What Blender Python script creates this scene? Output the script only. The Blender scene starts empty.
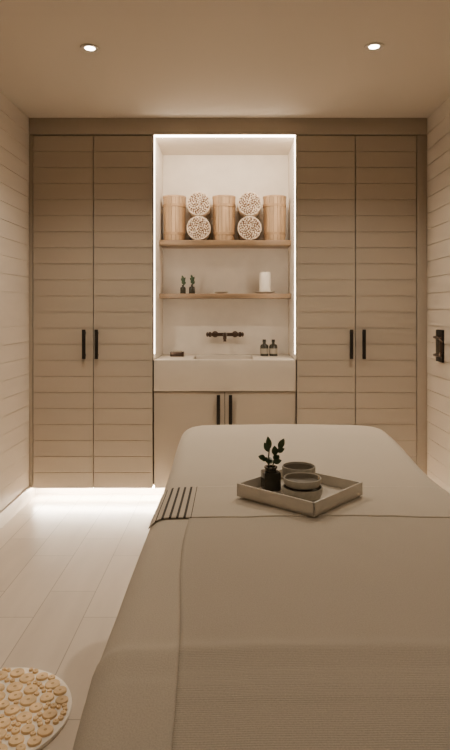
import bpy, bmesh, math, random
from mathutils import Vector, Matrix, noise
random.seed(3)
scene = bpy.context.scene
CAMZ = 1.27

# ------------------------------------------------------------------ materials
def new_mat(name, col, rough=0.6, metal=0.0, bump=None, var=None, emit=None, spec=0.5, sheen=0.0):
    m = bpy.data.materials.new(name); m.use_nodes = True
    nt = m.node_tree; b = nt.nodes['Principled BSDF']
    b.inputs['Base Color'].default_value = (*col, 1)
    b.inputs['Roughness'].default_value = rough
    b.inputs['Metallic'].default_value = metal
    b.inputs['Specular IOR Level'].default_value = spec
    if sheen: b.inputs['Sheen Weight'].default_value = sheen
    tc = nt.nodes.new('ShaderNodeTexCoord')
    if var:   # (scale xyz, amount)
        mp = nt.nodes.new('ShaderNodeMapping'); mp.inputs['Scale'].default_value = var[0]
        nz = nt.nodes.new('ShaderNodeTexNoise'); nz.inputs['Scale'].default_value = 1.0; nz.inputs['Detail'].default_value = 5
        nt.links.new(tc.outputs['Object'], mp.inputs[0]); nt.links.new(mp.outputs[0], nz.inputs['Vector'])
        r = nt.nodes.new('ShaderNodeValToRGB')
        k = var[1]
        r.color_ramp.elements[0].position = 0.3; r.color_ramp.elements[1].position = 0.7
        r.color_ramp.elements[0].color = (*[c*(1-k) for c in col], 1)
        r.color_ramp.elements[1].color = (*[min(1, c*(1+k)) for c in col], 1)
        nt.links.new(nz.outputs['Fac'], r.inputs[0]); nt.links.new(r.outputs[0], b.inputs['Base Color'])
    if bump:  # (scale xyz, strength, distance)
        mp = nt.nodes.new('ShaderNodeMapping'); mp.inputs['Scale'].default_value = bump[0]
        nz = nt.nodes.new('ShaderNodeTexNoise'); nz.inputs['Scale'].default_value = 1.0; nz.inputs['Detail'].default_value = 3
        bp = nt.nodes.new('ShaderNodeBump'); bp.inputs['Strength'].default_value = bump[1]; bp.inputs['Distance'].default_value = bump[2]
        nt.links.new(tc.outputs['Object'], mp.inputs[0]); nt.links.new(mp.outputs[0], nz.inputs['Vector'])
        nt.links.new(nz.outputs['Fac'], bp.inputs['Height']); nt.links.new(bp.outputs[0], b.inputs['Normal'])
    if emit:
        b.inputs['Emission Color'].default_value = (*emit[0], 1); b.inputs['Emission Strength'].default_value = emit[1]
    return m

M_door = new_mat('greige_paint', (0.405, 0.347, 0.275), 0.5, var=((2, 2, 5), 0.03))
M_trim = new_mat('greige_trim', (0.37, 0.315, 0.25), 0.6, var=((2, 2, 2), 0.03))
M_dark = new_mat('shadow_gap', (0.05, 0.04, 0.03), 0.9)
M_wall = new_mat('wall_paint', (0.57, 0.505, 0.425), 0.6, var=((3, 3, 12), 0.04), bump=((30, 30, 30), 0.1, 0.002))
M_ceil = new_mat('ceiling_paint', (0.57, 0.505, 0.42), 0.85, bump=((60, 60, 60), 0.05, 0.001))
M_niche = new_mat('niche_plaster', (0.71, 0.64, 0.55), 0.6, var=((12, 12, 12), 0.04), bump=((25, 25, 25), 0.25, 0.004))
M_stone = new_mat('pale_composite_stone', (0.56, 0.50, 0.42), 0.35, var=((6, 6, 6), 0.03))
M_shelf = new_mat('oiled_oak', (0.25, 0.165, 0.095), 0.45, var=((3, 40, 40), 0.3), bump=((4, 60, 60), 0.2, 0.002))
M_pine = new_mat('pale_pine', (0.51, 0.345, 0.205), 0.55, var=((45, 45, 4), 0.25), bump=((60, 60, 5), 0.3, 0.002))
M_pine2 = new_mat('pine_hoop', (0.43, 0.28, 0.16), 0.55, var=((20, 20, 30), 0.2))
M_stick = new_mat('cut_reed_ends', (0.76, 0.62, 0.48), 0.8, var=((60, 60, 60), 0.25))
M_stickd = new_mat('reed_gaps', (0.20, 0.10, 0.055), 0.9)
M_black = new_mat('black_bronze', (0.018, 0.015, 0.013), 0.4, metal=0.5)
M_bronze = new_mat('aged_bronze', (0.09, 0.06, 0.045), 0.35, metal=0.85)
M_glass = new_mat('smoked_glass', (0.035, 0.032, 0.022), 0.12)
M_label = new_mat('paper_label', (0.30, 0.26, 0.20), 0.8)
M_white = new_mat('white_ceramic', (0.74, 0.70, 0.64), 0.35)
M_wax = new_mat('ivory_wax', (0.82, 0.76, 0.66), 0.5)
M_bowl = new_mat('stoneware', (0.46, 0.43, 0.36), 0.5, var=((80, 80, 80), 0.12))
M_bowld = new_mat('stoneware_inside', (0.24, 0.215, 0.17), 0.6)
M_tray = new_mat('lacquer_tray', (0.64, 0.59, 0.505), 0.4, var=((20, 20, 20), 0.04))
M_leaf = new_mat('leaf', (0.028, 0.062, 0.022), 0.35, var=((40, 40, 40), 0.35))
M_stem = new_mat('stem', (0.05, 0.06, 0.025), 0.6)
M_slice = new_mat('wood_slice', (0.80, 0.58, 0.32), 0.6, var=((25, 25, 25), 0.2))
M_slicec = new_mat('slice_pith', (0.50, 0.31, 0.14), 0.6)
M_grout = new_mat('woven_base', (0.86, 0.80, 0.70), 0.6)
M_frame = new_mat('table_frame_wood', (0.25, 0.16, 0.09), 0.5, var=((4, 30, 30), 0.2))
WARM = (1.0, 0.835, 0.655)
LEDC = (1.0, 0.84, 0.66)
M_led = new_mat('led_diffuser', (0.9, 0.9, 0.9), 0.5, emit=(LEDC, 30))
M_led1 = new_mat('led_diffuser_side', (0.9, 0.9, 0.9), 0.5, emit=(LEDC, 14))
M_led2 = new_mat('led_diffuser_plinth', (0.9, 0.9, 0.9), 0.5, emit=((1.0, 0.86, 0.69), 270))
M_bulb = new_mat('downlight_lens', (0.9, 0.9, 0.9), 0.5, emit=((1.0, 0.88, 0.72), 30))
M_ring = new_mat('downlight_trim', (0.6, 0.54, 0.47), 0.5)

def floor_mat():
    m = bpy.data.materials.new('pale_plank_tile'); m.use_nodes = True
    nt = m.node_tree; b = nt.nodes['Principled BSDF']
    tc = nt.nodes.new('ShaderNodeTexCoord')
    mp = nt.nodes.new('ShaderNodeMapping'); mp.inputs['Rotation'].default_value = (0, 0, math.pi/2)
    br = nt.nodes.new('ShaderNodeTexBrick')
    br.inputs['Scale'].default_value = 1
    br.inputs['Brick Width'].default_value = 0.62; br.inputs['Row Height'].default_value = 0.205
    br.inputs['Mortar Size'].default_value = 0.002; br.inputs['Mortar Smooth'].default_value = 0.2
    br.inputs['Color1'].default_value = (0.69, 0.615, 0.525, 1); br.inputs['Color2'].default_value = (0.62, 0.55, 0.465, 1)
    br.inputs['Mortar'].default_value = (0.36, 0.31, 0.25, 1)
    br.offset = 0.37
    nt.links.new(tc.outputs['Object'], mp.inputs[0]); nt.links.new(mp.outputs[0], br.inputs['Vector'])
    mp2 = nt.nodes.new('ShaderNodeMapping'); mp2.inputs['Scale'].default_value = (12, 2.2, 1)
    nz = nt.nodes.new('ShaderNodeTexNoise'); nz.inputs['Scale'].default_value = 1; nz.inputs['Detail'].default_value = 6
    nt.links.new(tc.outputs['Object'], mp2.inputs[0]); nt.links.new(mp2.outputs[0], nz.inputs['Vector'])
    mr = nt.nodes.new('ShaderNodeMapRange'); mr.inputs[1].default_value = 0.3; mr.inputs[2].default_value = 0.7
    mr.inputs[3].default_value = 0.93; mr.inputs[4].default_value = 1.04
    nt.links.new(nz.outputs['Fac'], mr.inputs[0])
    mx = nt.nodes.new('ShaderNodeVectorMath'); mx.operation = 'SCALE'
    nt.links.new(br.outputs['Color'], mx.inputs[0]); nt.links.new(mr.outputs[0], mx.inputs['Scale'])
    nt.links.new(mx.outputs[0], b.inputs['Base Color'])
    bp = nt.nodes.new('ShaderNodeBump'); bp.inputs['Strength'].default_value = 0.4; bp.inputs['Distance'].default_value = 0.002; bp.invert = True
    nt.links.new(br.outputs['Fac'], bp.inputs['Height']); nt.links.new(bp.outputs[0], b.inputs['Normal'])
    b.inputs['Roughness'].default_value = 0.28
    return m
M_floor = floor_mat()

def fabric_mat(name, col, rib=0, ribscale=160, stripes=False, bs=0.35):
    m = bpy.data.materials.new(name); m.use_nodes = True
    nt = m.node_tree; b = nt.nodes['Principled BSDF']; N = nt.nodes; L = nt.links
    b.inputs['Roughness'].default_value = 0.85; b.inputs['Specular IOR Level'].default_value = 0.2
    b.inputs['Sheen Weight'].default_value = 0.15
    uv = N.new('ShaderNodeUVMap'); uv.uv_map = 'UVMap'
    nz = N.new('ShaderNodeTexNoise'); nz.inputs['Scale'].default_value = 420; nz.inputs['Detail'].default_value = 2
    L.new(uv.outputs[0], nz.inputs['Vector'])
    ramp = N.new('ShaderNodeValToRGB')
    ramp.color_ramp.elements[0].position = 0.35; ramp.color_ramp.elements[1].position = 0.65
    ramp.color_ramp.elements[0].color = (*[c*0.92 for c in col], 1); ramp.color_ramp.elements[1].color = (*[c*1.05 for c in col], 1)
    L.new(nz.outputs['Fac'], ramp.inputs[0])
    out = ramp.outputs[0]
    hsock = nz.outputs['Fac']
    if rib:
        wv = N.new('ShaderNodeTexWave'); wv.bands_direction = 'Y'; wv.inputs['Scale'].default_value = ribscale/6.283
        wv.inputs['Distortion'].default_value = 1.2; wv.inputs['Detail Scale'].default_value = 3
        L.new(uv.outputs[0], wv.inputs['Vector'])
        ad = N.new('ShaderNodeMath'); ad.operation = 'MULTIPLY_ADD'; ad.inputs[1].default_value = rib
        L.new(wv.outputs['Fac'], ad.inputs[0]); L.new(nz.outputs['Fac'], ad.inputs[2]); hsock = ad.outputs[0]
    bp = N.new('ShaderNodeBump'); bp.inputs['Strength'].default_value = bs; bp.inputs['Distance'].default_value = 0.002
    L.new(hsock, bp.inputs['Height']); L.new(bp.outputs[0], b.inputs['Normal'])
    if stripes:
        sx = N.new('ShaderNodeSeparateXYZ'); L.new(uv.outputs[0], sx.inputs[0])
        def mth(op, a, bb):
            n = N.new('ShaderNodeMath'); n.operation = op
            if isinstance(a, float): n.inputs[0].default_value = a
            else: L.new(a, n.inputs[0])
            if isinstance(bb, float): n.inputs[1].default_value = bb
            else: L.new(bb, n.inputs[1])
            return n.outputs[0]
        ph = mth('DIVIDE', mth('ADD', sx.outputs[0], 5.0), 0.0175)
        fr = mth('FRACT', ph, 0.0)
        on = mth('LESS_THAN', fr, 0.34)
        on = mth('MULTIPLY', on, mth('LESS_THAN', sx.outputs[0], -0.098))
        on = mth('MULTIPLY', on, mth('GREATER_THAN', sx.outputs[0], -0.185))
        mix = N.new('ShaderNodeMixRGB'); mix.inputs[2].default_value = (0.035, 0.03, 0.025, 1)
        L.new(on, mix.inputs[0]); L.new(out, mix.inputs[1]); out = mix.outputs[0]
    L.new(out, b.inputs['Base Color'])
    return m
M_cover = fabric_mat('brushed_cotton_cover', (0.60, 0.54, 0.445), bs=0.2)
M_blank = fabric_mat('ribbed_blanket', (0.56, 0.50, 0.41), rib=1.0, ribscale=700, bs=0.3)
M_strip = fabric_mat('striped_cotton', (0.61, 0.55, 0.455), rib=0.5, ribscale=900, stripes=True, bs=0.2)

# ------------------------------------------------------------------ mesh builder
class B:
    def __init__(s, name, mats):
        s.bm = bmesh.new(); s.name = name; s.mats = mats; s.smooth = True
    def _tag(s, before, mi, smooth=False):
        for f in s.bm.faces:
            if f not in before:
                f.material_index = mi; f.smooth = smooth
    def box(s, x0, x1, y0, y1, z0, z1, mi=0, bev=0.0, mat=None, seg=2):
        before = set(s.bm.faces)
        M = Matrix.Translation(((x0+x1)/2, (y0+y1)/2, (z0+z1)/2)) @ Matrix.Diagonal((abs(x1-x0), abs(y1-y0), abs(z1-z0), 1))
        if mat is not None: M = mat @ M
        r = bmesh.ops.create_cube(s.bm, size=1, matrix=M)
        if bev:
            ed = list({e for v in r['verts'] for e in v.link_edges})
            bmesh.ops.bevel(s.bm, geom=ed, offset=bev, segments=seg, affect='EDGES', profile=0.5)
        s._tag(before, mi)
        return s
    def lathe(s, prof, c=(0, 0, 0), seg=32, mi=0, rot=None, smooth=True, cap=True):
        M = Matrix.Translation(c) @ (rot.to_4x4() if rot is not None else Matrix.Identity(4))
        before = set(s.bm.faces)
        rings = []
        for r, z in prof:
            if r < 1e-6: rings.append([s.bm.verts.new(M @ Vector((0, 0, z)))])
            else: rings.append([s.bm.verts.new(M @ Vector((r*math.cos(2*math.pi*i/seg), r*math.sin(2*math.pi*i/seg), z))) for i in range(seg)])
        for a, b in zip(rings, rings[1:]):
            for i in range(seg):
                j = (i+1) % seg
                if len(a) == 1 and len(b) == 1: continue
                if len(a) == 1: s.bm.faces.new((a[0], b[i], b[j]))
                elif len(b) == 1: s.bm.faces.new((a[i], a[j], b[0]))
                else: s.bm.faces.new((a[i], a[j], b[j], b[i]))
        if cap:
            if len(rings[0]) > 1: s.bm.faces.new(rings[0][::-1])
            if len(rings[-1]) > 1: s.bm.faces.new(rings[-1])
        s._tag(before, mi, smooth)
        return s
    def tube(s, pts, r, mi=0, seg=12):
        before = set(s.bm.faces)
        pts = [Vector(p) for p in pts]; rings = []
        for i, p in enumerate(pts):
            t = (pts[min(i+1, len(pts)-1)] - pts[max(i-1, 0)]).normalized()
            up = Vector((0, 0, 1)) if abs(t.z) < 0.9 else Vector((1, 0, 0))
            a = t.cross(up).normalized(); b = t.cross(a)
            rr = r[i] if isinstance(r, (list, tuple)) else r
            rings.append([s.bm.verts.new(p + rr*(math.cos(2*math.pi*k/seg)*a + math.sin(2*math.pi*k/seg)*b)) for k in range(seg)])
        for a, b in zip(rings, rings[1:]):
            for k in range(seg):
                j = (k+1) % seg
                s.bm.faces.new((a[k], a[j], b[j], b[k]))
        s.bm.faces.new(rings[0][::-1]); s.bm.faces.new(rings[-1])
        s._tag(before, mi, True)
        return s
    def done(s, parent=None, loc=None):
        bmesh.ops.recalc_face_normals(s.bm, faces=s.bm.faces)
        me = bpy.data.meshes.new(s.name); s.bm.to_mesh(me); s.bm.free()
        ob = bpy.data.objects.new(s.name, me); scene.collection.objects.link(ob)
        for m in s.mats: me.materials.append(m)
        try: me.set_sharp_from_angle(angle=math.radians(40))
        except Exception: pass
        if loc: ob.location = loc
        if parent: ob.parent = parent
        return ob
def empty(name):
    e = bpy.data.objects.new(name, None); scene.collection.objects.link(e); e.empty_display_size = 0.1; return e

def lap(b, u0, u1, z0, z1, n, depth, gap, place, thick, mi=0):
    """overlapping horizontal boards; place(u, d, z)->world, d = out of the face"""
    before = set(b.bm.faces)
    prof = []
    h = (z1-z0)/n
    for i in range(n):
        za = z0+i*h; zb = za+h
        prof += [(depth, za), (depth*0.25, zb-gap), (-0.005, zb-gap), (-0.005, zb)]
    prof += [(-thick, z1), (-thick, z0)]
    va = [b.bm.verts.new(place(u0, d, z)) for d, z in prof]
    vb = [b.bm.verts.new(place(u1, d, z)) for d, z in prof]
    k = len(prof)
    for i in range(k):
        j = (i+1) % k
        b.bm.faces.new((va[i], va[j], vb[j], vb[i]))
    ca = b.bm.faces.new(va[::-1]); cb = b.bm.faces.new(vb)
    bmesh.ops.triangulate(b.bm, faces=[ca, cb])
    b._tag(before, mi)

# ------------------------------------------------------------------ room
XL, XR, ZC, YF, YB, YN = -1.353, 1.300, 2.55, 4.0, 4.62, -1.3
B('floor', [M_floor]).box(XL-0.15, XR+0.15, YN-0.15, YB+0.15, -0.1, 0).done()
B('ceiling', [M_ceil]).box(XL-0.15, XR+0.15, YN-0.15, YB+0.15, ZC, ZC+0.1).done()
B('wall_back', [M_wall]).box(XL-0.15, XR+0.15, YB, YB+0.12, 0, ZC).done()
B('wall_front', [M_wall]).box(XL-0.15, XR+0.15, YN-0.12, YN, 0, ZC).done()
w = B('wall_left', [M_wall]); lap(w, YN, YB, 0, ZC, 24, 0.0022, 0.0022, lambda u, d, z: Vector((XL-0.002+d, u, z)), 0.1); w.done()
w = B('wall_right', [M_wall]); lap(w, YN, YB, 0, ZC, 24, 0.0035, 0.0035, lambda u, d, z: Vector((XR+0.003-d, u, z)), 0.1); w.done()
B('baseboard_left', [M_wall]).box(XL-0.001, XL+0.014, YN, YF, 0, 0.095, bev=0.003).done()
B('baseboard_right', [M_wall]).box(XR-0.014, XR+0.001, YN, YF, 0, 0.095, bev=0.003).done()
B('baseboard_front', [M_wall]).box(XL+0.015, XR-0.015, YN-0.001, YN+0.014, 0, 0.095, bev=0.003).done()

# handle set fixed on the right wall
d = B('door_handle', [M_black, M_bronze])
zc = CAMZ-(346-310)*3.72/600
d.box(XR-0.014, XR+0.001, 3.675, 3.79, zc-0.100, zc+0.100, 0, 0.003)
d.tube([(XR-0.010, 3.73, zc+0.055), (XR-0.045, 3.73, zc+0.055), (XR-0.052, 3.70, zc+0.055), (XR-0.052, 3.60, zc+0.052), (XR-0.052, 3.585, zc+0.035),
        (XR-0.052, 3.585, zc-0.035), (XR-0.052, 3.60, zc-0.052), (XR-0.052, 3.70, zc-0.055), (XR-0.045, 3.73, zc-0.055), (XR-0.010, 3.73, zc-0.055)], 0.008, 1, 10)
d.done()

def X(px, y=4.0): return (px-232)*y/600
def Z(py, y=4.0): return CAMZ-(py-310)*y/600

# bulkhead trim + fillers
B('trim_1', [M_trim]).box(XL, XR, YF-0.004, YF+0.03, Z(134.5), ZC-0.0005, bev=0.002).done()
B('trim_2', [M_trim]).box(XL, X(32.5), YF, YF+0.03, 0.083, Z(135), bev=0.001).done()
B('trim_3', [M_trim]).box(X(417), XR, YF, YF+0.03, 0.083, Z(135), bev=0.001).done()

ZB = 0.083
def pull(b, x, zc, L, mi, y=YF-0.008):
    b.box(x-0.0115, x+0.0115, y-0.034, y-0.022, zc-L/2, zc+L/2, mi, 0.003)
    b.box(x-0.007, x+0.007, y-0.024, y+0.006, zc-L/2+0.015, zc-L/2+0.033, mi, 0.002)
    b.box(x-0.007, x+0.007, y-0.024, y+0.006, zc+L/2-0.033, zc+L/2-0.015, mi, 0.002)

def wardrobe(xs, hx):
    e = empty('built_in_wardrobe')
    x0, x1 = xs[0], xs[-1]
    c = B('carcass', [M_trim, M_dark])
    c.box(x0, x1, YF+0.022, YB-0.002, ZB, ZB+0.02, 0)
    c.box(x0, x1, YF+0.022, YB-0.002, Z(135)-0.02, Z(135), 0)
    c.box(x0, x1, YF+0.030, YF+0.034, ZB+0.02, Z(135)-0.02, 1)
    c.done(e)
    for i in range(2):
        dd = B('door_panel_%d' % (i+1), [M_door])
        lap(dd, xs[i]+0.0022, xs[i+1]-0.0022, ZB, Z(135.5), 22, 0.0038, 0.0034, lambda u, q, z: Vector((u, YF-q, z)), 0.02)
        dd.done(e)
    h = B('pull_handles', [M_black])
    for x in hx: pull(h, x, Z(344), 0.195, 0)
    h.done(e)
    return e
wardrobe([X(33), X(93.5), X(153)], [X(85), X(97.5)])
wardrobe([X(296.5), X(355.5), X(416.5)], [X(350.5), X(363)])

# ---------------- niche + vanity
NL, NR, NT, NB, NC = X(154), X(295.5), Z(135), 4.52, Z(360)
zt, zb_ = NC, Z(391)
n = B('wall_alcove', [M_niche])
n.box(NL-0.006, NL, YF, NB, NC, NT, 0)
n.box(NR, NR+0.006, YF, NB, NC, NT, 0)
n.box(NL-0.006, NR+0.006, YF, NB, NT, NT+0.008, 0)
n.box(NL-0.006, NR+0.006, NB, NB+0.02, NC, NT+0.008, 0)
n.done()
e = empty('vanity_unit')
s = B('stone_basin', [M_stone, M_bronze])
yb, yf = NB, YF-0.012
bx0, bx1, by0, by1, bz = X(194, 4.2), X(253, 4.2), YF+0.07, NB-0.12, zt-0.13
s.box(NL+0.001, bx0, yf, yb, zb_, zt, 0, 0.003); s.box(bx1, NR-0.001, yf, yb, zb_, zt, 0, 0.003)
s.box(bx0-0.004, bx1+0.004, yf, by0, zb_, zt, 0, 0.003); s.box(bx0-0.004, bx1+0.004, by1, yb, zb_, zt, 0, 0.003)
s.box(bx0-0.004, bx1+0.004, by0-0.004, by1+0.004, zb_, bz, 0)
s.box(NL+0.001, NR-0.001, yf-0.0015, yf+0.02, zb_, zt-0.0002, 0, 0.003)
s.lathe([(0.0, 0.004), (0.022, 0.004), (0.025, 0.0)], c=((bx0+bx1)/2, (by0+by1)/2, bz), mi=1)
s.done(e)
c = B('base_carcass', [M_trim, M_dark])
c.box(NL, NR, YF+0.03, YF+0.034, ZB+0.01, zb_-0.01, 1)
c.box(NL, NR, YF+0.02, YB-0.002, ZB, ZB+0.02, 0)
c.done(e)
xm = X(224.8)
for i, (a, b_) in enumerate([(NL+0.001, xm-0.002), (xm+0.002, NR-0.001)]):
    B('base_door_%d' % (i+1), [M_door]).box(a, b_, YF, YF+0.02, ZB, zb_-0.006, 0, 0.002).done(e)
h = B('pull_handles', [M_black])
for x in (X(218.5), X(230.5)): pull(h, x, Z(410.5), 0.215, 0, y=YF)
h.done(e)
B('plinth', [M_wall]).box(XL+0.001, XR-0.001, YF+0.14, YF+0.16, 0, ZB-0.0005).done()
# LED strips
b = B('led_strip', [M_led, M_led1])
b.box(NL+0.002, NR-0.002, YF+0.001, YF+0.010, NT-0.011, NT-0.0005, 0)
b.box(NL+0.0005, NL+0.0060, YF+0.001, YF+0.008, Z(354), NT-0.0115, 1)
b.box(NR-0.0060, NR-0.0005, YF+0.001, YF+0.008, Z(354), NT-0.0115, 1)
b.done()
b = B('plinth_led_strip', [M_led2])
b.box(XL+0.02, XR-0.02, YF+0.045, YF+0.060, ZB-0.012, ZB-0.0005, 0)
b.done()
def strip_light(name, loc, sx, sy, p, rot):
    l = bpy.data.lights.new(name, 'AREA'); l.shape = 'RECTANGLE'; l.size = sx; l.size_y = sy; l.energy = p; l.color = LEDC
    o = bpy.data.objects.new(name, l); scene.collection.objects.link(o); o.location = loc; o.rotation_euler = rot
xm0 = (NL+NR)/2
strip_light('led_throw_top', (xm0, YF+0.02, NT-0.015), NR-NL-0.03, 0.012, 6.0, (math.radians(35), 0, 0))
for sx, sg in ((NL+0.009, -1), (NR-0.009, 1)):
    strip_light('led_throw_side', (sx, YF+0.014, (NT+NC)/2), 0.008, NT-NC-0.05, 1.4, (math.radians(90), 0, math.radians(sg*35)))

# shelves
SY = 4.28
def shelf(zt, th):
    b = B('wall_shelf', [M_shelf]); b.box(NL+0.001, NR-0.001, SY, NB-0.0005, zt-th, zt, 0, 0.003); b.done()
Z1 = CAMZ+70*SY/600; Z2 = CAMZ+16.5*SY/600
shelf(Z1, 0.036); shelf(Z2, 0.034)

# wooden buckets
def bucket(x):
    b = B('wooden_bucket', [M_pine, M_pine2, M_stickd])
    H, nst = 0.325, 18
    def R(z): return 0.077+0.006*z/H
    y = 4.395
    b.lathe([(R(0)-0.006, 0.004), (R(H)-0.006, H-0.01)], mi=2, cap=False, seg=40)
    for i in range(nst):
        a0 = 2*math.pi*(i+0.05)/nst; a1 = 2*math.pi*(i+0.95)/nst
        before = set(b.bm.faces); vs = []
        dr = random.uniform(-0.0012, 0.0012)
        for z in (0.0, H*0.5, H):
            for a in (a0, (a0+a1)/2, a1):
                for rr in (R(z)+dr, R(z)-0.012):
                    vs.append(b.bm.verts.new((rr*math.cos(a), rr*math.sin(a), z)))
        def v(zi, ai, ri): return vs[zi*6+ai*2+ri]
        for zi in range(2):
            for ai in range(2):
                for ri in range(2):
                    b.bm.faces.new((v(zi, ai, ri), v(zi, ai+1, ri), v(zi+1, ai+1, ri), v(zi+1, ai, ri)))
            for ai in (0, 2): b.bm.faces.new((v(zi, ai, 0), v(zi+1, ai, 0), v(zi+1, ai, 1), v(zi, ai, 1)))
        for zi in (0, 2):
            for ai in range(2): b.bm.faces.new((v(zi, ai, 0), v(zi, ai+1, 0), v(zi, ai+1, 1), v(zi, ai, 1)))
        b._tag(before, 0)
    b.lathe([(0, 0.012), (R(0)-0.010, 0.012), (R(0)-0.010, 0.03), (0, 0.03)], mi=0, cap=False)
    for z in (0.045, H-0.075):
        r = R(z)+0.0012
        b.lathe([(r-0.003, z), (r+0.0025, z), (r+0.0025, z+0.018), (r-0.003, z+0.018)], mi=1, cap=False, seg=40)
    b.lathe([(R(H)-0.013, H-0.008), (R(H)+0.003, H-0.008), (R(H)+0.003, H+0.004), (R(H)-0.013, H+0.004), (R(H)-0.013, H-0.008)], mi=0, cap=False, seg=40)
    b.done(loc=(x, y, Z1))
for px in (173.6, 223.9, 275.2): bucket(X(px, 4.33))

def bundle(x, z):
    b = B('rolled_reed_bundle', [M_stickd, M_stick])
    rot = Matrix.Rotation(math.radians(90), 3, 'X')
    Rr = 0.0865; L = 0.21
    b.lathe([(0, -L/2+0.008), (Rr-0.006, -L/2+0.008), (Rr-0.004, -L/2+0.015), (Rr-0.004, L/2-0.015), (Rr-0.006, L/2-0.008), (0, L/2-0.008)], rot=rot, mi=0, cap=False)
    nn = 80
    for i in range(nn):
        r = (Rr-0.008)*math.sqrt((i+0.5)/nn); a = i*2.39996+random.uniform(-.05, .05)
        rr = random.uniform(0.0050, 0.0080)
        dy = random.uniform(-0.003, 0.003)
        cx, cz = r*math.cos(a), r*math.sin(a)
        b.lathe([(rr*0.5, -L/2-0.002), (rr*0.9, -L/2-0.002), (rr, -L/2), (rr, L/2), (rr*0.9, L/2+0.002), (0, L/2+0.002)], c=(cx, dy, cz), rot=rot, mi=1, seg=7, cap=False)
    nb = 44
    for i in range(nb):
        a = 2*math.pi*i/nb
        b.lathe([(0.004, -L/2), (0.0060, -L/2+0.002), (0.0060, L/2-0.002), (0.004, L/2)], c=((Rr-0.006)*math.cos(a), 0, (Rr-0.006)*math.sin(a)), rot=rot, mi=1, seg=7)
    b.done(loc=(x, 4.395, z))
for px in (198.8, 249.5):
    xx = X(px, 4.32)
    bundle(xx, Z1+0.0875); bundle(xx, Z1+0.0875+0.1745)

# small bottles with sprigs
def leaf(b, base, dirv, L, W, mi):
    before = set(b.bm.faces)
    dirv = Vector(dirv).normalized(); side = dirv.cross(Vector((0.2, 1, 0.1))).normalized(); nrm = side.cross(dirv)
    base = Vector(base); nseg = 7; rows = []
    for i in range(nseg+1):
        t = i/nseg; wv = W*math.sin(math.pi*min(1, t*0.97+0.03))**0.8*(1-0.25*t) if i < nseg else 0.0002
        c = base+dirv*L*t+nrm*(0.15*L*t*t)
        rows.append([b.bm.verts.new(c-side*wv-nrm*wv*-0.25), b.bm.verts.new(c), b.bm.verts.new(c+side*wv+nrm*wv*0.25)])
    for a, c in zip(rows, rows[1:]):
        for k in range(2): b.bm.faces.new((a[k], a[k+1], c[k+1], c[k]))
    b._tag(before, mi, True)

def bottle(name, x, y, z, r, h, plant=False, mat=M_glass):
    b = B(name, [mat, M_leaf, M_stem, M_label, M_black])
    b.lathe([(0, 0), (r*0.9, 0), (r, r*0.12), (r, h*0.62), (r*0.85, h*0.74), (r*0.38, h*0.8), (r*0.36, h*0.93), (r*0.45, h*0.94), (r*0.45, h), (0, h)], mi=0, cap=False, seg=24)
    if plant:
        b.tube([(0, 0, h*0.9), (0.003, 0, h*1.3), (0.006, 0, h*1.7)], 0.0018, 2, 6)
        for i in range(8):
            a = i*2.4; zz = h*(1.0+0.09*i)
            leaf(b, (0.002, 0, zz), (math.cos(a)*0.6, math.sin(a)*0.5, 0.8), 0.030, 0.010, 1)
    else:
        b.lathe([(r+0.0006, h*0.15), (r+0.0006, h*0.5)], mi=3, cap=False, seg=24)
        b.lathe([(0, h), (r*0.4, h), (r*0.4, h*1.08), (0, h*1.08)], mi=4, cap=False, seg=16)
    b.done(loc=(x, y, z))
bottle('sprig_bottle', X(183, 4.38), 4.38, Z2, 0.020, 0.066, True)
bottle('sprig_bottle', X(192, 4.40), 4.40, Z2, 0.022, 0.070, True)
bottle('soap_bottle', X(264.3, 4.36), 4.36, NC, 0.030, 0.110)
bottle('soap_bottle', X(273.3, 4.36), 4.36, NC, 0.030, 0.110)

# dish + pillar candle
b = B('candle_dish', [M_white, M_wax, M_black])
b.lathe([(0, 0.004), (0.03, 0.0), (0.045, 0.003), (0.072, 0.014), (0.074, 0.018), (0.068, 0.016), (0.045, 0.009), (0, 0.009)], mi=0, cap=False)
b.lathe([(0.0, 0.009), (0.040, 0.009), (0.041, 0.012), (0.041, 0.150), (0.037, 0.156), (0.030, 0.152), (0, 0.151)], mi=1, cap=False)
b.tube([(0, 0, 0.150), (0.001, 0, 0.165)], 0.0012, 2, 6)
b.done(loc=(X(265, 4.38), 4.38, Z2))
b = B('shallow_dish', [M_white])
b.lathe([(0, 0.003), (0.02, 0.0), (0.04, 0.006), (0.052, 0.016), (0.049, 0.017), (0.038, 0.010), (0, 0.008)], mi=0, cap=False)
b.done(loc=(X(221, 4.38), 4.38, Z2))
# soap dish on the basin
b = B('soap_dish', [M_bronze, M_label])
b.box(-0.048, 0.048, -0.03, 0.03, 0.006, 0.012, 0, 0.002)
for sx in (-0.048, 0.043): b.box(sx, sx+0.005, -0.03, 0.03, 0.0, 0.034, 0, 0.001)
for sy in (-0.03, 0.026): b.box(-0.048, 0.048, sy, sy+0.004, 0.0, 0.032, 0, 0.001)
b.box(-0.035, 0.035, -0.02, 0.02, 0.012, 0.040, 1, 0.008)
b.done(loc=(X(177, 4.30), 4.32, NC))

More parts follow.
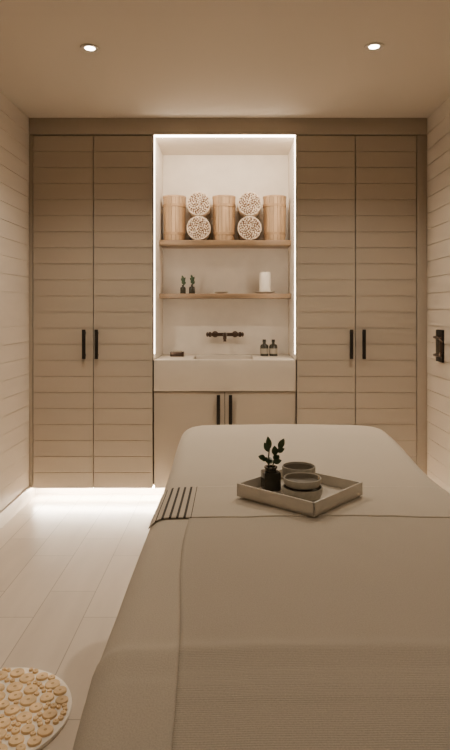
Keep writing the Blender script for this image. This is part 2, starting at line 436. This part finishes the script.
# wall tap
tz = CAMZ-(334.5-310)*4.46/600; tx = X(225, 4.46)
b = B('wall_mounted_tap', [M_bronze])
b.tube([(-0.10, 0, 0), (0.10, 0, 0)], 0.013, 0, 16)
b.tube([(0, 0.0, 0), (0, -0.06, 0.004), (0, -0.12, -0.004), (0, -0.145, -0.022), (0, -0.148, -0.045)], [0.017, 0.015, 0.0135, 0.0135, 0.013], 0, 14)
rx = Matrix.Rotation(math.radians(90), 3, 'X')
for sx in (-0.075, 0.075):
    b.lathe([(0.024, -0.060), (0.024, -0.054), (0.012, -0.048), (0.012, 0.0)], c=(sx, 0, 0), rot=rx)
for sg in (-1, 1):
    b.lathe([(0.013, 0), (0.019, 0.004), (0.019, 0.020), (0.010, 0.026), (0.010, 0.040), (0, 0.042)], c=(sg*0.10, 0, 0), rot=Matrix.Rotation(math.radians(90*sg), 3, 'Y'))
    b.tube([(sg*0.132, 0, -0.018), (sg*0.132, 0, 0.018)], 0.0045, 0, 10)
    b.tube([(sg*0.132, -0.024, 0), (sg*0.132, 0.024, 0)], 0.0045, 0, 10)
b.done(loc=(tx, 4.46, tz))

# downlights
def downlight(x, y):
    b = B('ceiling_downlight', [M_ring, M_bulb])
    b.lathe([(0.025, 0.0), (0.025, -0.002), (0.042, -0.007), (0.047, -0.005), (0.048, 0.0)], mi=0, cap=False, seg=40)
    b.lathe([(0.025, -0.0015), (0, -0.0015)], mi=1, cap=False, seg=32)
    b.done(loc=(x, y, ZC))
for px, py in ((90, 48), (374, 46.5)):
    y = 1.28*600/(310-py); downlight((px-232)*y/600, y)
for x, y in ((-0.69, 0.55), (0.69, 0.55), (-0.69, -0.7), (0.69, -0.7)): downlight(x, y)  # unseen fixtures, added to carry the extra room light
def spot(x, y, p, size=140, blend=1.0):
    l = bpy.data.lights.new('downlight_beam', 'SPOT'); l.energy = p; l.spot_size = math.radians(size); l.spot_blend = blend
    l.shadow_soft_size = 0.04; l.color = WARM
    o = bpy.data.objects.new('downlight_beam', l); scene.collection.objects.link(o); o.location = (x, y, ZC-0.02)
spot(-0.69, 2.93, 72, 136, 0.85); spot(0.69, 2.93, 72, 136, 0.85)
spot(-0.69, 0.55, 10); spot(0.69, 0.55, 10)  # added fill from the unseen pair over the table
spot(-0.69, -0.7, 14); spot(0.69, -0.7, 14)  # added fill from the unseen pair behind the camera

# ------------------------------------------------------------------ massage table
CX, CY, HX, HY, RE, RC, TOP = 0.21, 1.50, 0.415, 1.00, 0.05, 0.11, 0.765
def sstep(t): t = max(0, min(1, t)); return t*t*(3-2*t)
def topz(x, y):
    z = TOP+0.006*(1-((x-CX)/HX)**2)
    z += 0.030*sstep((y-1.85)/0.45)
    z -= 0.090*sstep((0.88-y)/0.38)
    z += 0.007*math.exp(-((y-0.875)/0.022)**2)
    for k in range(4): z += 0.0018*math.exp(-((y-0.845+0.018*k)/0.004)**2)
    z += 0.004*noise.noise(Vector((x*3, y*3, 0)))+0.0012*noise.noise(Vector((x*14, y*9, 3)))
    return z
def cloth(a, c, off=0.0):
    px, py = a-CX, c-CY
    hx, hy, rc = HX-RE, HY-RE, RC-RE
    qx, qy = abs(px)-hx+rc, abs(py)-hy+rc
    mx, my = max(qx, 0), max(qy, 0)
    l = math.hypot(mx, my)
    d = l+min(max(qx, qy), 0)-rc
    if d <= 0: return Vector((a, c, topz(a, c)+off))
    n = Vector((math.copysign(mx/l, px) if mx else 0, math.copysign(my/l, py) if my else 0, 0))
    base = Vector((a, c, 0))-n*d
    tz = topz(base.x, base.y)
    R = RE+off
    if d < RE*math.pi/2:
        an = d/RE
        return base+n*R*math.sin(an)+Vector((0, 0, tz-RE+R*math.cos(an)))
    h = min(d-RE*math.pi/2, tz-RE-0.06)
    s = base.x*1.0+base.y
    fold = 0.018*(h/0.6)*(0.5+0.5*math.sin(s*17+2*math.sin(s*5)))
    return base+n*(R+fold)+Vector((0, 0, tz-RE-h))

def sheet(name, mat, a0, a1, c0, c1, step, off, parent, thick=0.0, edge=None, mod=None):
    na, nc = int((a1-a0)/step)+1, int((c1-c0)/step)+1
    verts, uvs = [], []
    for j in range(nc+1):
        for i in range(na+1):
            a = a0+(a1-a0)*i/na; c = c0+(c1-c0)*j/nc
            if edge: a, c = edge(a, c, i/na, j/nc)
            o = off(a, c) if callable(off) else off
            verts.append(cloth(a, c, o)); uvs.append((a, c))
    faces = [(j*(na+1)+i, j*(na+1)+i+1, (j+1)*(na+1)+i+1, (j+1)*(na+1)+i) for j in range(nc) for i in range(na)]
    me = bpy.data.meshes.new(name); me.from_pydata(verts, [], faces)
    uvl = me.uv_layers.new(name='UVMap')
    for lp in me.loops: uvl.data[lp.index].uv = uvs[lp.vertex_index]
    for p in me.polygons: p.use_smooth = True
    me.materials.append(mat); me.update()
    ob = bpy.data.objects.new(name, me); scene.collection.objects.link(ob)
    if thick:
        md = ob.modifiers.new('thick', 'SOLIDIFY'); md.thickness = thick; md.offset = -1
    if parent: ob.parent = parent
    return ob
mt = empty('massage_table')
sheet('fitted_cover', M_cover, CX-HX-0.60, CX+HX+0.60, CY-HY-0.60, CY+HY+0.60, 0.012, 0.0, mt)
def edge_b(a, c, u, v):
    left = -0.105+0.035*sstep((1.44-c)/0.9)+0.004*math.sin(c*9)
    return left+(CX+HX+0.5-left)*u, c
sheet('ribbed_blanket', M_blank, -0.1, 1.2, CY-HY-0.45, 1.455, 0.008, 0.0028, mt, 0.0025, edge_b)
sheet('striped_runner', M_strip, CX-HX-0.002, CX+HX+0.33, 1.445, 1.70, 0.008,
      lambda a, c: 0.0022+0.0022*sstep((1.70-c)/0.2), mt, 0.0016)
f = B('table_frame', [M_frame, M_cover])
f.box(CX-HX+0.05, CX+HX-0.05, CY-HY+0.05, CY+HY-0.05, 0.60, 0.66, 1, 0.02)
f.box(CX-HX+0.08, CX+HX-0.08, CY-HY+0.08, CY+HY-0.08, 0.54, 0.60, 0, 0.004)
for sx in (-1, 1):
    for sy in (-1, 1):
        x, y = CX+sx*(HX-0.13), CY+sy*(HY-0.18)
        f.box(x-0.035, x+0.035, y-0.035, y+0.035, 0, 0.54, 0, 0.004)
f.box(CX-HX+0.11, CX+HX-0.11, CY-HY+0.16, CY+HY-0.16, 0.15, 0.18, 0, 0.003)
f.done(mt)

# ------------------------------------------------------------------ tray etc.
TZ = 0.7785
TC = Vector((0.180, 1.590, TZ))
b = B('serving_tray', [M_tray])
w, l, hh, t = 0.122, 0.115, 0.034, 0.006
b.box(-w, w, -l, l, 0.0, 0.006, 0, 0.001)
b.box(-w, w, -l, -l+t, 0, hh, 0, 0.0018); b.box(-w, w, l-t, l, 0, hh, 0, 0.0018)
b.box(-w, -w+t, -l, l, 0, hh, 0, 0.0018); b.box(w-t, w, -l, l, 0, hh, 0, 0.0018)
o = b.done(loc=TC); o.rotation_euler = (0, 0, math.radians(-41.5))
TI = TZ+0.0062
def bowl(r, h, x, y, z):
    b = B('stoneware_bowl', [M_bowl, M_bowld])
    b.lathe([(0, 0), (r*0.72, 0), (r*0.88, h*0.12), (r*0.98, h*0.5), (r, h*0.92), (r*0.985, h)], mi=0, cap=False, seg=40)
    b.lathe([(r*0.985, h), (r*0.94, h), (r*0.93, h*0.9)], mi=0, cap=False, seg=40)
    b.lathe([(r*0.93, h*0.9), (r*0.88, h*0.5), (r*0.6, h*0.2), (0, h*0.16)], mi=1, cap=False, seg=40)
    b.done(loc=(x, y, z))
bowl(0.052, 0.030, 0.182, 1.550, TI); bowl(0.049, 0.022, 0.182, 1.552, TI+0.0305)
bowl(0.046, 0.056, 0.184, 1.655, TI)

b = B('potted_sprig', [M_glass, M_leaf, M_stem, M_dark])
q = 0.023
b.box(-q, q, -q, q, 0, 0.050, 0, 0.004)
b.lathe([(0.016, 0.049), (0.015, 0.056), (0.018, 0.058), (0.018, 0.062), (0.012, 0.062), (0.012, 0.055), (0, 0.055)], mi=0, cap=False)
stems = [((-0.004, 0, 0.055), (-0.006, 0.002, 0.085), (-0.002, 0.004, 0.118)), ((0.004, 0, 0.055), (0.010, -0.002, 0.085), (0.022, -0.003, 0.112)), ((0, 0.003, 0.055), (-0.008, 0.004, 0.072), (-0.014, 0.004, 0.085))]
for st in stems: b.tube(st, 0.0018, 2, 7)
for base, dr, L, W in [((-0.002, .004, .108), (-0.15, 0, 1), .034, .009), ((-0.004, .003, .10), (-.5, -.2, .9), .030, .009),
                       ((.022, -.003, .108), (.45, 0, .8), .032, .010), ((.018, -.002, .10), (1, -.2, .45), .022, .008), ((.012, -.002, .09), (-.2, -.5, 1), .032, .010),
                       ((-.014, .004, .083), (-1, 0, .3), .020, .009), ((-.010, .004, .076), (-.5, -.6, .4), .022, .009), ((.006, -.002, .072), (.9, -.5, .3), .024, .009), ((0, .003, .068), (.2, .8, .6), .028, .010),
                       ((-.004, 0, .07), (-.3, -.9, .5), .026, .010), ((.008, 0, .08), (.3, -.8, .5), .026, .010)]:
    leaf(b, base, dr, L, W, 1)
o = b.done(loc=(0.105, 1.625, TI)); o.rotation_euler = (0, 0, 0.2)

# ------------------------------------------------------------------ log slice mat on the floor
SX, SYY, SR, SH = -0.750, 1.870, 0.240, 0.012
b = B('log_slice_mat', [M_grout, M_slice, M_slicec])
b.lathe([(0, 0), (SR, 0), (SR+0.003, 0.004), (SR+0.002, SH), (SR-0.003, SH+0.001), (0, SH+0.001)], mi=0, cap=False, seg=72)
pts = []
for k in range(16000):
    r = random.uniform(0.020, 0.026) if k < 7000 else random.uniform(0.007, 0.014)
    rad = (SR-0.004-r)*math.sqrt(random.random()); a = random.uniform(0, 2*math.pi)
    p = (rad*math.cos(a), rad*math.sin(a))
    if all(math.hypot(p[0]-q_[0], p[1]-q_[1]) > r+q_[2]+0.0008 for q_ in pts): pts.append((*p, r))
for x, y, r in pts:
    b.lathe([(r, SH-0.002), (r, SH+0.006), (r*0.93, SH+0.008), (r*0.22, SH+0.0082)], c=(x, y, 0), mi=1, cap=False, seg=16)
    b.lathe([(r*0.22, SH+0.0082), (0, SH+0.0080)], c=(x, y, 0), mi=2, cap=False, seg=16)
b.done(loc=(SX, SYY, 0))

# ------------------------------------------------------------------ world + camera
wd = bpy.data.worlds.new('dim_room'); scene.world = wd; wd.use_nodes = True
wd.node_tree.nodes['Background'].inputs[0].default_value = (0.02, 0.016, 0.012, 1)
cam = bpy.data.cameras.new('camera'); co = bpy.data.objects.new('camera', cam); scene.collection.objects.link(co)
co.location = (0, 0, CAMZ); co.rotation_euler = (math.radians(90), 0, 0)
cam.sensor_fit = 'HORIZONTAL'; cam.sensor_width = 36; cam.lens = 48
cam.shift_x = -7/450; cam.shift_y = -65/450; cam.clip_start = 0.05
scene.camera = co
